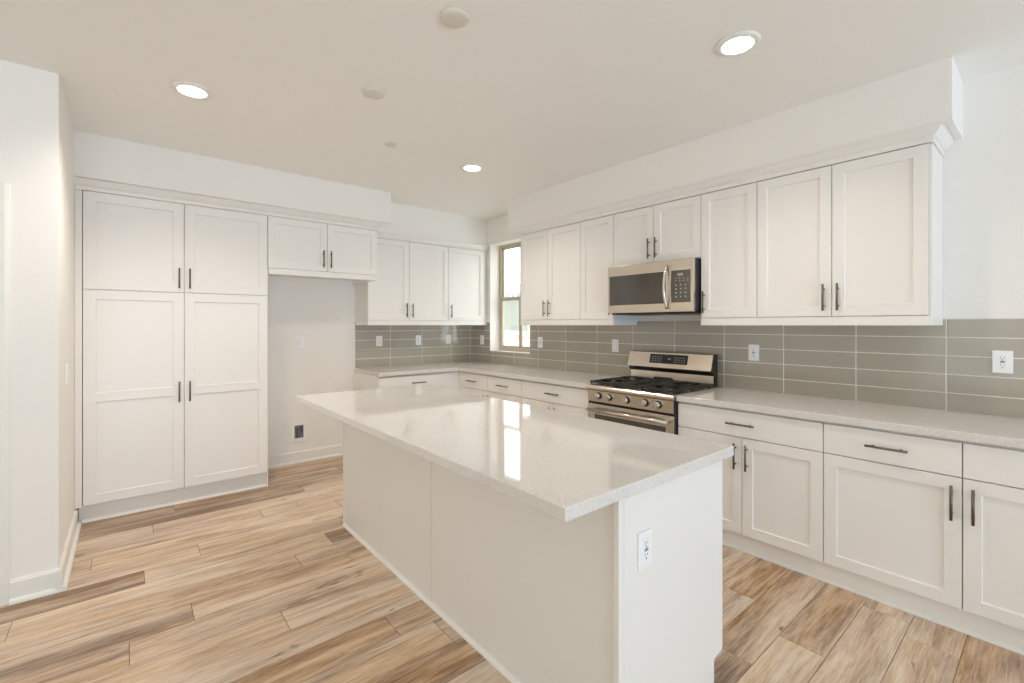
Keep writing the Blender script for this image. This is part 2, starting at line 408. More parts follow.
# window 1: reveal, tan vinyl single-hung frame, sill board
FX = .145
wn = tag(D.objects.new('window_1', None), kind='structure'); COL.objects.link(wn); wn.location = (FX, (WY0 + WY1) / 2, WZ0)
wn['label'] = 'tan framed kitchen window between the wall cabinets'
mb = MB()
t = .035; mid = -.787; zr = 1.735
def fbox(y0, y1, z0, z1, x0=FX, x1=FX + .055): mb.box(x0, x1, y0, y1, z0, z1, .003)
fbox(WY0, WY0 + t, WZ0, WZ1); fbox(WY1 - t, WY1, WZ0, WZ1); fbox(WY0 + t, WY1 - t, WZ1 - t, WZ1); fbox(WY0 + t, WY1 - t, WZ0, WZ0 + t + .012)
fbox(mid - .009, mid + .009, WZ0 + t, WZ1 - t, FX + .006, FX + .05)
mb.build('window_frame', 'frame', wn)
mb = MB()
for a, b_ in ((WY0 + t, mid - .009), (mid + .009, WY1 - t)):
    for (z0, z1, xo) in ((WZ0 + t + .012, zr, .004), (zr - .045, WZ1 - t, .026)):
        x0 = FX + xo; s = .018
        mb.box(x0, x0 + .022, a, a + s, z0, z1, .002).box(x0, x0 + .022, b_ - s, b_, z0, z1, .002)
        mb.box(x0, x0 + .022, a + s, b_ - s, z0, z0 + (.045 if z0 > 1.5 else s), .002).box(x0, x0 + .022, a + s, b_ - s, z1 - (.045 if z1 < 2 else s), z1, .002)
mb.build('sash', 'frame', wn)
mb = MB()
for a, b_ in ((WY0 + t, mid - .009), (mid + .009, WY1 - t)):
    mb.box(FX + .013, FX + .017, a + .02, b_ - .02, WZ0 + t + .03, zr - .03).box(FX + .035, FX + .039, a + .02, b_ - .02, zr, WZ1 - t - .02)
mb.build('window_glass', 'glass', wn)

# backsplash tiles
def backsplash(name, T, rects, joints, label):
    bm = bmesh.new(); tl = bm.faces.layers.float.new('tone')
    random.seed(5)
    def bx(a0, a1, d0, d1, z0, z1, mi, tone=0, ch=0):
        fs = []
        lo = [bm.verts.new(T(a, d0, z)) for a, z in ((a0, z0), (a1, z0), (a1, z1), (a0, z1))]
        md = [bm.verts.new(T(a, d1 - ch, z)) for a, z in ((a0, z0), (a1, z0), (a1, z1), (a0, z1))]
        hi = [bm.verts.new(T(a, d1, z)) for a, z in ((a0 + ch, z0 + ch), (a1 - ch, z0 + ch), (a1 - ch, z1 - ch), (a0 + ch, z1 - ch))] if ch else md
        fs.append(bm.faces.new(lo[::-1])); fs.append(bm.faces.new(hi))
        for A, B in ((lo, md), (md, hi)) if ch else ((lo, md),):
            for i in range(4): fs.append(bm.faces.new([A[i], A[(i + 1) % 4], B[(i + 1) % 4], B[i]]))
        for f in fs: f.material_index = mi; f[tl] = tone
    zs = [.914 + .1019 * k for k in range(6)]; G = .0029
    for a0, a1, z0, z1 in rects:
        bx(a0, a1, .0006, .0062, z0, z1, 1)
        for i, (j0, j1) in enumerate(zip(joints, joints[1:])):
            for r, (q0, q1) in enumerate(zip(zs, zs[1:])):
                A0, A1, Z0, Z1 = j0 + G, j1 - G, q0 + G, q1 - G
                A0 = max(A0, a0); A1 = min(A1, a1); Z0 = max(Z0, z0); Z1 = min(Z1, z1)
                if A1 - A0 < .006 or Z1 - Z0 < .006: continue
                random.seed(i * 31 + r * 7 + int(abs(joints[0]) * 10))
                bx(A0, A1, .004, .0078, Z0, Z1, 0, random.random(), .0008)
    bmesh.ops.recalc_face_normals(bm, faces=bm.faces[:])
    me = D.meshes.new(name); co = [v.co for v in bm.verts]; c = sum(co, Vector()) / len(co); c.z = .914
    for v in bm.verts: v.co -= c
    bm.to_mesh(me); bm.free(); me.materials.append(M['tile']); me.materials.append(M['grout'])
    o = D.objects.new(name, me); COL.objects.link(o); o.location = c
    tag(o, label, 'backsplash'); return o
TT = .4111
jr = [0, .033] + [.4441 + TT * k for k in range(13)]
backsplash('tile_backsplash', T_right, [(0, -WY1, .9145, 1.4235), (-WY1, -WY0, .9145, WZ0), (-WY0, 5.6, .9145, 1.4235)], jr, 'grey-brown stacked tile backsplash along the range wall and under the window')
backsplash('tile_backsplash', T_back, [(-1.5625, -.008, .9145, 1.4235)], [-1.5625, -1.1514, -.7403, -.3292, -.036, -.008], 'short grey-brown tile backsplash on the back wall beside the fridge recess')

# ------------------------------------------------------------------ cabinet parts
def front(mb, a0, a1, z0, z1, d0, d1, rail=.06, mids=(), dep=.009):
    """shaker front: slab d0..d1 with chamfered rim and recessed panel(s); mids = (zlo, zhi) mid-rails. rail=0 gives a slab front"""
    c = .0015
    def ring(a0, a1, z0, z1, d): return [mb.v((a, d, z)) for a, z in ((a0, z0), (a1, z0), (a1, z1), (a0, z1))]
    back = ring(a0, a1, z0, z1, d0); side = ring(a0, a1, z0, z1, d1 - c); rim = ring(a0 + c, a1 - c, z0 + c, z1 - c, d1)
    mb.f(back[::-1])
    for A, B in ((back, side), (side, rim)):
        for i in range(4): mb.f([A[i], A[(i + 1) % 4], B[(i + 1) % 4], B[i]])
    if not rail: mb.f(rim); return mb
    zc = [z0 + rail]
    for lo, hi in mids: zc += [lo, hi]
    zc.append(z1 - rail)
    L, Rr = a0 + rail, a1 - rail
    lv = [mb.v((L, d1, z)) for z in zc]; rv = [mb.v((Rr, d1, z)) for z in zc]
    mb.f([rim[0], rim[1], rv[0], lv[0]]); mb.f([lv[-1], rv[-1], rim[2], rim[3]])
    mb.f([rim[0]] + lv + [rim[3]]); mb.f([rim[2]] + rv[::-1] + [rim[1]])
    for i in range(1, len(zc) - 1, 2): mb.f([lv[i], rv[i], rv[i + 1], lv[i + 1]])
    s = .0035
    for i in range(0, len(zc), 2):
        o = [lv[i], rv[i], rv[i + 1], lv[i + 1]]
        e1 = ring(L + .001, Rr - .001, zc[i] + .001, zc[i + 1] - .001, d1 - dep + .0025)
        inn = ring(L + s, Rr - s, zc[i] + s, zc[i + 1] - s, d1 - dep)
        for A, B in ((o, e1), (e1, inn)):
            for k in range(4): mb.f([A[k], A[(k + 1) % 4], B[(k + 1) % 4], B[k]])
        mb.f(inn)
    return mb

def handle(T, a, z, d, parent, length=.155, vertical=True):
    mb = MB(T); r = .0058; st = .030; h = length / 2; ps = h - .028
    if vertical:
        mb.cyl((a, d + st, z - h), (a, d + st, z + h), r)
        for q in (-ps, ps): mb.cyl((a, d - .001, z + q), (a, d + st, z + q), .0045)
    else:
        mb.cyl((a - h, d + st, z), (a + h, d + st, z), r)
        for q in (-ps, ps): mb.cyl((a + q, d - .001, z), (a + q, d + st, z), .0045)
    return mb.build('handle', 'bronze', parent)

def door(T, root, a0, a1, z0, z1, d, hand=None, hz=None, rail=.06, mids=(), kind='door', vertical=True, hl=.155):
    """hand: a-position of the pull"""
    mb = MB(T); front(mb, a0, a1, z0, z1, d - .02, d, rail, mids)
    o = mb.build(kind, 'cab', root)
    if hand is not None: handle(T, hand, hz, d, o, hl, vertical)
    return o
G = .0022

# ---- pantry (back wall, left)
PY = .606
pan = thing('pantry_cabinet', (-3.13, -.3, 0), 'tall white pantry cabinet with two upper and two long lower doors', 'cabinet')
MB(T_back).box(-3.712, -2.5525, 0.002, PY - .021, .13, 2.326).build('cabinet_body', 'cabin', pan)
MB(T_back).box(WX + .001, -3.7145, 0.002, PY - .004, .122, 2.326, .001).build('filler_strip', 'cab', pan)
MB(T_back).box(-2.5535, -2.5455, 0.002, PY - .02, .0, 2.326).build('side_panel', 'cab', pan)
mb = MB(T_back); mb.box(WX + .017, -2.5535, .02, .545, 0.0, .13)
mb.prism([(.545, 0), (.562, 0), (.56, .010), (.552, .017), (.545, .019)], (WX + .035, -2.5455), 'a')
mb.box(-2.5535, -2.5455, .02, .545, 0, .13).build('toe_kick', 'toe', pan)
xm, xl, xr, zs = -3.136, -3.712, -2.5525, 1.6385
for a0, a1, hx in ((xl, xm, -3.168), (xm, xr, -3.101)):
    door(T_back, pan, a0 + G, a1 - G, zs + G, 2.3235, PY, hx, 1.748, .066)
    door(T_back, pan, a0 + G, a1 - G, .132, zs - G, PY, hx, .879, .066, mids=((.848, .913),))

# ---- cabinet over the fridge space
frc = thing('wall_cabinet', (-2.06, -.3, 1.83), 'white two-door cabinet bridging the empty fridge space beside the pantry', 'cabinet', 'wall cabinets')
a0, a1, am = -2.5435, -1.5717, -2.055
MB(T_back).box(a0, a1, .002, PY - .021, 1.868, 2.326).build('cabinet_body', 'cabin', frc)
door(T_back, frc, a0 - .006, am - G, 1.8815, 2.3235, PY, -2.093, 1.993, .058)
door(T_back, frc, am + G, a1, 1.8815, 2.3235, PY, -2.026, 1.993, .058)
MB(T_back).box(a0, a1, PY - .022, PY - .002, 1.829, 1.879, .0015).box(a1 - .02, a1, .002, PY - .0225, 1.829, 1.868).box(a0, a0 + .02, .002, PY - .0225, 1.829, 1.868).build('light_rail', 'cab', frc)

# ---- wall cabinets, generic
def upper(T, a0, a1, d, zb, zt, splits, hands, label, ends=(), rail=True, pad=.0, loc=None, name='wall_cabinet', door_zb=None, stile=.058, endpanel=0):
    c = T((a0 + a1) / 2, d / 2, zb)
    r = thing(name, c, label, 'cabinet', 'wall cabinets')
    MB(T).box(a0 + .0006, a1 - .0006, .002, d - .021, zb - .012, zt + .0).build('cabinet_body', 'cabin', r)
    es = [a0] + list(splits) + [a1]
    for (p, q), h in zip(zip(es, es[1:]), hands):
        dz = (zb + .002) if door_zb is None else door_zb
        door(T, r, p + G, q - G, dz, zt - .003, d, h, dz + .11, stile)
    if rail:
        mb = MB(T).box(a0 - (.0 if 'lo' in ends else 0), a1, d - .021, d - .001, zb - .051, zb - .0015, .0012)
        if endpanel:
            mb.box(a1, a1 + endpanel, .010, d - .001, zb - .051, zb - .012, .001)
            MB(T).box(a1, a1 + endpanel, .002, d - .018, zb - .0118, zt + .0).build('side_panel', 'cab', r)
        for tag_, a in (('lo', a0), ('hi', a1)):
            if tag_ in ends:
                s = 1 if tag_ == 'lo' else -1
                mb.box(a, a + s * .019, .010, d - .0215, zb - .051, zb - .012, .001)
        mb.build('light_rail', 'cab', r)
    return r
UD, UZ, UT = .3455, 1.4380, 2.3185
upper(T_back, -1.5565, -.577, .3387, UZ, 2.309, [-1.085], [-1.122, -1.051], 'white double-door wall cabinet right of the fridge space on the back wall', ends=('lo',))
cc = upper(T_back, -.577, -.058, .3387, UZ, 2.309, [], [-.548], 'white single-door wall cabinet in the corner left of the window')
MB(T_back).box(-.0575, -.009, .300, .322, UZ - .051, 2.309).build('filler_strip', 'cab', cc)
upper(T_right, 1.3604, 2.1795, UD, UZ, UT, [1.760], [1.726, 1.793], 'white double-door wall cabinet just right of the window', ends=('lo',))
upper(T_right, 2.1795, 2.5479, UD, UZ, UT, [], [2.524], 'narrow single-door wall cabinet touching the left side of the microwave', ends=('hi',))
upper(T_right, 2.5479, 3.3147, UD, 1.872, UT, [2.929], [2.897, 2.960], 'short double-door wall cabinet directly above the microwave', rail=False)
upper(T_right, 3.3147, 3.6943, UD, UZ, UT, [], [3.343], 'narrow single-door wall cabinet touching the right side of the microwave', ends=('lo',))
upper(T_right, 3.6943, 4.5291, UD, UZ, UT, [4.108], [4.071, 4.141], 'wide double-door wall cabinet at the right end of the upper row', endpanel=.012)

# ---- crown mouldings: profile (offset from cabinet face, z) swept along the front with mitred returns
def crown(name, T, a0, a1, d, z0, ztop, proj, lo=None, hi=None, label=None):
    """lo/hi: side offset at that end (None = dies into a wall)"""
    H = ztop - z0
    prof = [(.0, z0), (.14, z0), (.16, z0 + .002), (.16, z0 + .30 * H), (.10, z0 + .31 * H), (.10, z0 + .36 * H), (.30, z0 + .42 * H), (.52, z0 + .55 * H), (.78, z0 + .74 * H), (.92, z0 + .82 * H), (1, z0 + .83 * H), (1, z0 + .94 * H), (.80, z0 + .95 * H), (.80, ztop - .0005)]
    mb = MB(T)
    def P(k, s):
        o = proj * s
        pts = []
        if lo is not None: pts += [(a0 - lo * s, .003)]; pts += [(a0 - lo * s, d + o)]
        else: pts += [(a0, d + o)]
        if hi is not None: pts += [(a1 + hi * s, d + o), (a1 + hi * s, .003)]
        else: pts += [(a1, d + o)]
        return pts
    rings = [[mb.v((a, dd, z)) for a, dd in P(0, s)] for s, z in prof]
    inner = [mb.v((a, dd - .012 if dd > .1 else dd, ztop)) for a, dd in P(0, 0)]
    inner0 = [mb.v((a, dd - .012 if dd > .1 else dd, z0)) for a, dd in P(0, 0)]
    rings = [inner0] + rings + [inner]
    for A, B in zip(rings, rings[1:]):
        for i in range(len(A) - 1): mb.f([A[i], A[i + 1], B[i + 1], B[i]])
    for i in range(len(inner) - 1): mb.f([inner[i], inner[i + 1], inner0[i + 1], inner0[i]])
    mb.f([r[0] for r in rings]); mb.f([r[-1] for r in rings][::-1])
    o = mb.build(name, 'cab'); return tag(o, label, 'crown moulding')
crown('crown_moulding', T_back, WX, -1.5717, .606 - .004, 2.3265, SZ, .0615, hi=.09, label='long crown moulding above the pantry and fridge-space cabinets')
crown('crown_moulding', T_back, -1.4785, -.004, .3387 - .012, 2.312, 2.38, .035, label='thin crown moulding on top of the back wall cabinets by the window')
crown('crown_moulding', T_right, 1.3604, 4.541, UD - .004, 2.3205, SZ, .044, lo=.10, hi=.046, label='long crown moulding above the cabinets over range and microwave')

# ---- base cabinets
BD = .62
def base(T, a0, a1, splits, hands, label, drawer_handle=None, panel_lo=False, panel_hi=False, drawers=None):
    r = thing('base_cabinet', T((a0 + a1) / 2, .3, 0), label, 'cabinet', 'base cabinets')
    MB(T).box(a0 + .0006, a1 - .0006, .002, BD - .021, .112, .870).build('cabinet_body', 'cabin', r)
    o = door(T, r, a0 + G, a1 - G, .7085, .862, BD, None, None, 0, kind='drawer')
    if drawer_handle is not None: handle(T, drawer_handle, .787, BD, o, .165, False)
    es = [a0] + list(splits) + [a1]
    for (p, q), h in zip(zip(es, es[1:]), hands): door(T, r, p + G, q - G, .118, .7035, BD, h, .592, .058)
    mb = MB(T).box(a0, a1, .02, .571, 0, .112).prism([(.571, 0), (.586, 0), (.584, .008), (.577, .015), (.571, .017)], (a0, a1), 'a')
    mb.build('toe_kick', 'toe', r)
    if panel_lo or panel_hi:
        a = a0 if panel_lo else a1; s = 1 if panel_lo else -1
        MB(T).box(a - s * .0015, a - s * .012, .002, BD - .004, 0, .8745).build('side_panel', 'cab', r)
    return r
base(T_back, -1.556, -.729, [-1.137], [-1.172, -1.102], 'base cabinet on the back wall beside the fridge space', -1.131, panel_lo=True)
base(T_right, .662, 1.152, [], [1.118], 'base cabinet nearest the corner on the window wall', .885)
base(T_right, 1.152, 1.691, [], [1.187], 'base cabinet under the window with a short drawer pull', 1.418)
base(T_right, 1.691, 2.529, [2.115], [2.08, 2.15], 'wide base cabinet touching the left side of the range', 2.112)
base(T_right, 3.2965, 4.1442, [3.7191], [3.683, 3.751], 'two-door base cabinet touching the right side of the range', 3.716)
base(T_right, 4.1442, 4.6798, [], [4.646], 'single-door base cabinet whose pull is at its right edge', 4.414)
base(T_right, 4.6798, 5.52, [5.09], [4.716, 5.45], 'base cabinet at the far right edge of the photo', 5.09, panel_hi=True)
# corner filler between the two runs
cf = MB(T_back).box(-.7275, -.601, .55, .601, .1, .870).box(-.6005, -.590, .601, .661, .1, .870).box(-.62, -.01, .01, .55, .1, .870)
o = cf.build('corner_cabinet', 'cab'); tag(o, 'blind corner cabinet box joining the two base runs under the worktop', 'cabinet')

# ---- worktops
def top_mesh(pts, z0, z1, bev=.003):
    mb = MB(); mb.prism(pts, (z0, z1), 'z')
    bmesh.ops.recalc_face_normals(mb.bm, faces=mb.bm.faces[:])
    bmesh.ops.bevel(mb.bm, geom=mb.bm.edges[:], offset=bev, segments=2, affect='EDGES', profile=.5)
    return mb
CF, CT, CB = -.638, .914, .876
tag(top_mesh([(-1.5632, 0), (0, 0), (0, -2.534), (CF, -2.534), (CF, CF), (-1.5632, CF)], CB, CT).build('worktop', 'quartz'), 'L-shaped speckled quartz worktop running from fridge space round to range', 'worktop')
tag(top_mesh([(CF, -3.2945), (0, -3.2945), (0, -5.55), (CF, -5.55)], CB, CT).build('worktop', 'quartz'), 'speckled quartz worktop right of the range', 'worktop')

# ---- island
isl = thing('kitchen_island', (-2.0, -2.95, 0), 'white panelled kitchen island cabinet in the middle of the floor', 'kitchen island')
IX0, IX1, IY0, IY1, IB = -2.322, -1.680, -4.107, -1.752, .876
MB().box(IX0 + .014, IX1 - .021, IY0 + .0185, IY1 - .0185, .11, IB).box(IX0 + .014, -1.755, IY0 + .0185, IY1 - .0185, 0, .11).build('cabinet_body', 'cabin', isl)
MB().box(IX0 + .002, IX0 + .0138, -2.9535, IY1 - .0185, .0, IB, .0008).build('back_panel', 'cab', isl)
MB().box(IX0 + .002, IX0 + .0138, IY0 + .0185, -2.9585, .0, IB, .0008).build('back_panel', 'cab', isl)
for y0 in (IY0, IY1 - .018):
    mb = MB(); mb.prism([(IX0 + .008, 0), (-1.748, 0), (-1.748, .095), (-1.740, .108), (IX1 - .008, .112), (IX1, .124), (IX1, IB), (IX0 + .008, IB)], (y0, y0 + .018), 'd'); mb.build('end_panel', 'cab', isl)
    MB().box(-2.340 if y0 < -3 else IX0 - .001, IX0 + .0215 - .014, y0 - .0005, y0 + .019, 0, IB, .002).build('corner_post', 'cab', isl)
mb = MB(); mb.prism([(IX0 + .002, 0), (IX0 - .012, 0), (IX0 - .011, .008), (IX0 - .005, .015), (IX0 + .002, .018)], (IY0 + .019, IY1 - .019), 'd').build('shoe_moulding', 'trim', isl)
def T_isl(a, d, z): return (IX1 - .6 + d, a, z)
for a0, a1 in ((-4.088, -3.5), (-3.5, -2.92), (-2.92, -2.34), (-2.34, -1.755)):
    o = door(T_isl, isl, a0 + G, a1 - G, .7085, .862, .6, None, None, 0, kind='drawer'); handle(T_isl, (a0 + a1) / 2, .787, .6, o, .165, False)
    door(T_isl, isl, a0 + G, a1 - G, .122, .7035, .6, a1 - .04, .592, .058)
tag(top_mesh([(-2.606, -4.139), (-1.650, -4.139), (-1.650, -1.664), (-2.606, -1.664)], IB + .0005, .9145).build('island_worktop', 'quartz'), 'glossy speckled quartz slab on top of the island', 'worktop')

# ------------------------------------------------------------------ range
def T_rg(a, d, z): return (-d, -a, z)
A0, A1 = 2.532, 3.291
rg = thing('gas_range', (-.33, -2.932, 0), 'stainless steel gas range with black grates between the base cabinets', 'range')
MB(T_rg).box(A0 + .006, A1 - .006, .05, .604, .03, .900).build('oven_body', 'blackside', rg)
for a in (A0, A1 - .0055): MB(T_rg).box(a, a + .0055, .05, .644, .03, .896).build('side_panel', 'blackside', rg)
# cooktop with rolled stainless front edge
mb = MB(T_rg); mb.prism([(.05, .9005), (.640, .9005), (.658, .879), (.668, .882), (.6715, .892), (.670, .904), (.662, .914), (.650, .919), (.642, .919), (.636, .9175), (.05, .9175)], (A0, A1), 'a')
mb.build('cooktop', 'steel', rg)
mb = MB(T_rg); mb.box(A0 + .03, A1 - .03, .12, .630, .9168, .9195, .0008).build('burner_well', 'well', rg)
# control panel with five knobs
mb = MB(T_rg); mb.prism([(.605, .787), (.650, .787), (.654, .792), (.661, .874), (.658, .8775), (.605, .8995)], (A0 + .0058, A1 - .0058), 'a')
cp = mb.build('control_panel', 'steel', rg)
for y in (2.650, 2.750, 2.909, 3.069, 3.172):
    ks = MB(T_rg); ks.lathe((y, .6565, .838), [(.0275, 0), (.0275, .004), (.024, .006)], 28, 'd')
    mb = MB(T_rg); mb.lathe((y, .6565, .838), [(.0235, .0045), (.0225, .026), (.0205, .031), (.010, .0325)], 28, 'd')
    mb.box(y - .0035, y + .0035, .683, .6925, .818, .858, .0015)
    kn = mb.build('knob', 'knobm', rg); ks.build('knob_skirt', 'black', kn)
# oven door: frame, window, handle
mb = MB(T_rg); mb.box(A0 + .0058, A1 - .0058, .606, .648, .205, .770, .004).build('oven_door', 'steel', rg)
od = rg.children[-1] if rg.children else rg
od = [c for c in D.objects if c.name.startswith('oven_door')][-1]
MB(T_rg).box(A0 + .07, A1 - .07, .6475, .6505, .33, .690, .001).build('oven_window', 'glassblk', od)
mb = MB(T_rg); mb.cyl((A0 + .03, .690, .728), (A1 - .03, .690, .728), .0145, n=20)
for a in (A0 + .06, A1 - .06): mb.box(a - .012, a + .012, .647, .690, .717, .739, .003)
mb.build('oven_handle', 'knobm', od)
MB(T_rg).box(A0 + .003, A1 - .003, .606, .645, .055, .198, .004).build('storage_drawer', 'steel', rg)
MB(T_rg).box(A0 + .02, A1 - .02, .08, .58, .0, .03).build('base', 'black', rg)
# backguard
mb = MB(T_rg); mb.prism([(.05, .9205), (.094, .9205), (.090, 1.005), (.05, 1.005)], (A0 + .008, A1 - .008), 'a').build('backguard_lower', 'steel', rg)
mb = MB(T_rg); mb.prism([(.050, 1.003), (.092, 1.003), (.122, 1.032), (.132, 1.041), (.131, 1.050), (.096, 1.158), (.088, 1.163), (.050, 1.163)], (A0 + .006, A1 - .010), 'a')
bk = mb.build('backguard_head', 'black', rg)
# stainless face laid over the head's slanted front, turning over the top
mb = MB(T_rg); mb.prism([(.1335, 1.037), (.1365, 1.042), (.1345, 1.052), (.0995, 1.162), (.090, 1.1675), (.055, 1.1675), (.055, 1.1632), (.088, 1.1632), (.0962, 1.1583), (.1312, 1.050), (.1322, 1.041)], (A0 + .004, A1 - .008), 'a')
mb.build('backguard_face', 'steel', rg)
mb = MB(T_rg); mb.prism([(.050, .921), (.096, .921), (.096, 1.003), (.135, 1.038), (.099, 1.161), (.090, 1.166), (.050, 1.166)], (A1 - .0079, A1), 'a').build('end_cap', 'black', rg)
# display panel on the slanted face with key legends
def slant(a, t, off):   # t 0..1 up the slanted face
    d = .1345 + (.0995 - .1345) * t; z = 1.052 + (1.162 - 1.052) * t
    nx, nz = .953, .303
    return (a, d + nx * off, z + nz * off)
def slab(mb, a0, a1, t0, t1, o0, o1):
    vs = [mb.v(slant(a, t, o)) for o in (o0, o1) for a, t in ((a0, t0), (a1, t0), (a1, t1), (a0, t1))]
    for q in ((3, 2, 1, 0), (4, 5, 6, 7), (0, 1, 5, 4), (1, 2, 6, 5), (2, 3, 7, 6), (3, 0, 4, 7)): mb.f([vs[i] for i in q])
mb = MB(T_rg); slab(mb, 2.748, 3.086, .22, .88, -.001, .0015); dp = mb.build('display', 'black', rg)
def one_slab(*a):
    q = MB(T_rg); slab(q, *a); q.build('key', 'key', dp)
for i in range(4):
    for j in range(3): one_slab(2.768 + i * .026, 2.782 + i * .026, .36 + j * .15, .40 + j * .15, .0014, .0019)
for i in range(5):
    for j in range(3): one_slab(2.970 + i * .021, 2.980 + i * .021, .34 + j * .15, .39 + j * .15, .0014, .0019)
qb = MB(T_rg); slab(qb, 2.915, 2.940, .50, .62, .0014, .002); qb.build('clock_display', 'lcd', dp)
# grates: three sections with fingers, feet; burners under them
gz = .940
def grate(a0, a1, kind):
    mb = MB(T_rg); d0, d1 = .122, .640; bw = .0055
    def bar(p, q, zz=gz, h=.008):
        (pa, pd), (qa, qd) = p, q
        if abs(pa - qa) < 1e-6: mb.box(pa - bw, pa + bw, pd, qd, zz - h, zz + h, .003)
        else: mb.box(pa, qa, pd - bw, pd + bw, zz - h, zz + h, .003)
    for a in (a0 + bw, a1 - bw): bar((a, d0), (a, d1))
    for d in (d0 + bw, d1 - bw): bar((a0, d), (a1, d))
    am = (a0 + a1) / 2
    if kind == 'side':
        bar((a0, (d0 + d1) / 2), (a1, (d0 + d1) / 2))
        for dc in (d0 + .125, d1 - .125):
            for s in (-1, 1):
                bar((a0, dc), (am - .035, dc)); bar((am + .035, dc), (a1, dc))
            bar((am, dc - .12), (am, dc - .035)); bar((am, dc + .035), (am, dc + .12))
            for q in (-.06, .06):
                bar((a0, dc + q), (a0 + .06, dc + q)); bar((a1 - .06, dc + q), (a1, dc + q))
    else:
        for k in range(1, 8):
            d = d0 + (d1 - d0) * k / 8
            bar((a0, d), (am - .03, d)); bar((am + .03, d), (a1, d))
        bar((am, d0), (am, d0 + .12)); bar((am, d1 - .12), (am, d1))
    for a in (a0 + .01, a1 - .01):
        for d in (d0 + .01, d1 - .01, (d0 + d1) / 2):
            mb.box(a - .006, a + .006, d - .006, d + .006, .9195, gz - .004, .001)
    return mb.build('grate', 'iron', rg)
ga = [A0 + .012, A0 + .258, A1 - .258, A1 - .012]
grate(ga[0], ga[1] - .003, 'side'); grate(ga[1], ga[2], 'mid'); grate(ga[2] + .003, ga[3], 'side')
def burner(a, d, r):
    mb = MB(T_rg); mb.lathe((a, d, .9190), [(r * 1.25, 0), (r * 1.2, .005), (r, .006), (r, .013)], 28)
    b_ = mb.build('burner', 'knobm', rg)
    MB(T_rg).lathe((a, d, .9315), [(r * .9, 0), (r * .92, .003), (r * .85, .0065), (r * .5, .0078)], 28).build('burner_cap', 'black', b_)
for a in ((ga[0] + ga[1]) / 2, (ga[2] + ga[3]) / 2):
    burner(a, .245, .036); burner(a, .487, .043)
mb = MB(T_rg)
ov = [((ga[1] + ga[2]) / 2 + .042 * math.cos(t) * 1.0, .363 + .115 * math.sin(t)) for t in (2 * PI * k / 32 for k in range(32))]
mb.prism(ov, (.9195, .931), 'z').build('oval_burner', 'burner', rg)
# dark vent bar at the foot of the backguard
mb = MB(T_rg); mb.cyl((2.79, .112, .950), (2.925, .112, .950), .0125, n=16)
for a in (2.79, 2.925): mb.lathe((a, .112, .950), [(.0125, 0), (.009, .005 * (1 if a > 2.9 else -1)), (.003, .008 * (1 if a > 2.9 else -1))], 16, 'a')
for a in (2.81, 2.905): mb.cyl((a, .112, .950), (a, .090, .950), .006, n=10)
mb.build('vent_bar', 'black', rg)

# ------------------------------------------------------------------ microwave
mw = thing('microwave', (-.2, -2.93, 1.483), 'stainless over-the-range microwave with curved handle above the range', 'microwave')
B0, B1, MZ0, MZ1, MF = 2.562, 3.308, 1.482, 1.864, .438
MB(T_rg).box(B0 + .002, B1 - .002, .010, MF - .030, MZ0 + .012, MZ1, .002).build('casing', 'blackside', mw)
mb = MB(T_rg); mb.box(B0 + .01, B1 - .01, .03, MF - .045, MZ0 - .010, MZ0 + .0115)
mb.box(B0 + .08, B0 + .30, .08, .28, MZ0 - .013, MZ0 - .0104, .001).box(B1 - .30, B1 - .08, .08, .28, MZ0 - .013, MZ0 - .0104, .001)
mb.build('underside', 'black', mw)
# face frame: top grille, bottom strip, side strips
hx = 3.118
mb = MB(T_rg); mb.box(B0, hx + .011, MF - .030, MF, 1.484, MZ1, .004).build('microwave_door', 'steel', mw)
md = [c for c in D.objects if c.name.startswith('microwave_door')][-1]
MB(T_rg).box(B0 + .018, hx - .026, MF - .0005, MF + .0018, 1.548, 1.783, .001).build('door_glass', 'glassblk', md)
mb = MB(T_rg); pts = []
for k in range(17):
    t = -1 + 2 * k / 16; pts.append((hx - .012 + .0, MF + .010 + .038 * (1 - t * t), 1.668 + .158 * t))
mb.sweep(pts, .0125, 14, .75); mb.build('microwave_handle', 'knobm', md)
mb = MB(T_rg); mb.box(hx + .0115, B1, MF - .030, MF, 1.484, MZ1, .004).build('control_frame', 'steel', mw)
cp2 = MB(T_rg).box(hx + .019, B1 - .020, MF - .0005, MF + .0018, 1.552, 1.783, .001).build('control_panel', 'glassblk', mw)
MB(T_rg).box(hx + .07, hx + .115, MF + .0016, MF + .0024, 1.742, 1.762).build('clock_display', 'lcd', cp2)
for j in range(2):
    for i in range(4): MB(T_rg).box(hx + .05 + i * .031, hx + .062 + i * .031, MF + .0016, MF + .0023, 1.722 - j * .017, 1.727 - j * .017).build('key', 'key', cp2)
for j in range(4):
    for i in range(3): MB(T_rg).box(hx + .054 + i * .037, hx + .064 + i * .037, MF + .0016, MF + .0023, 1.672 - j * .028, 1.682 - j * .028).build('key', 'key', cp2)

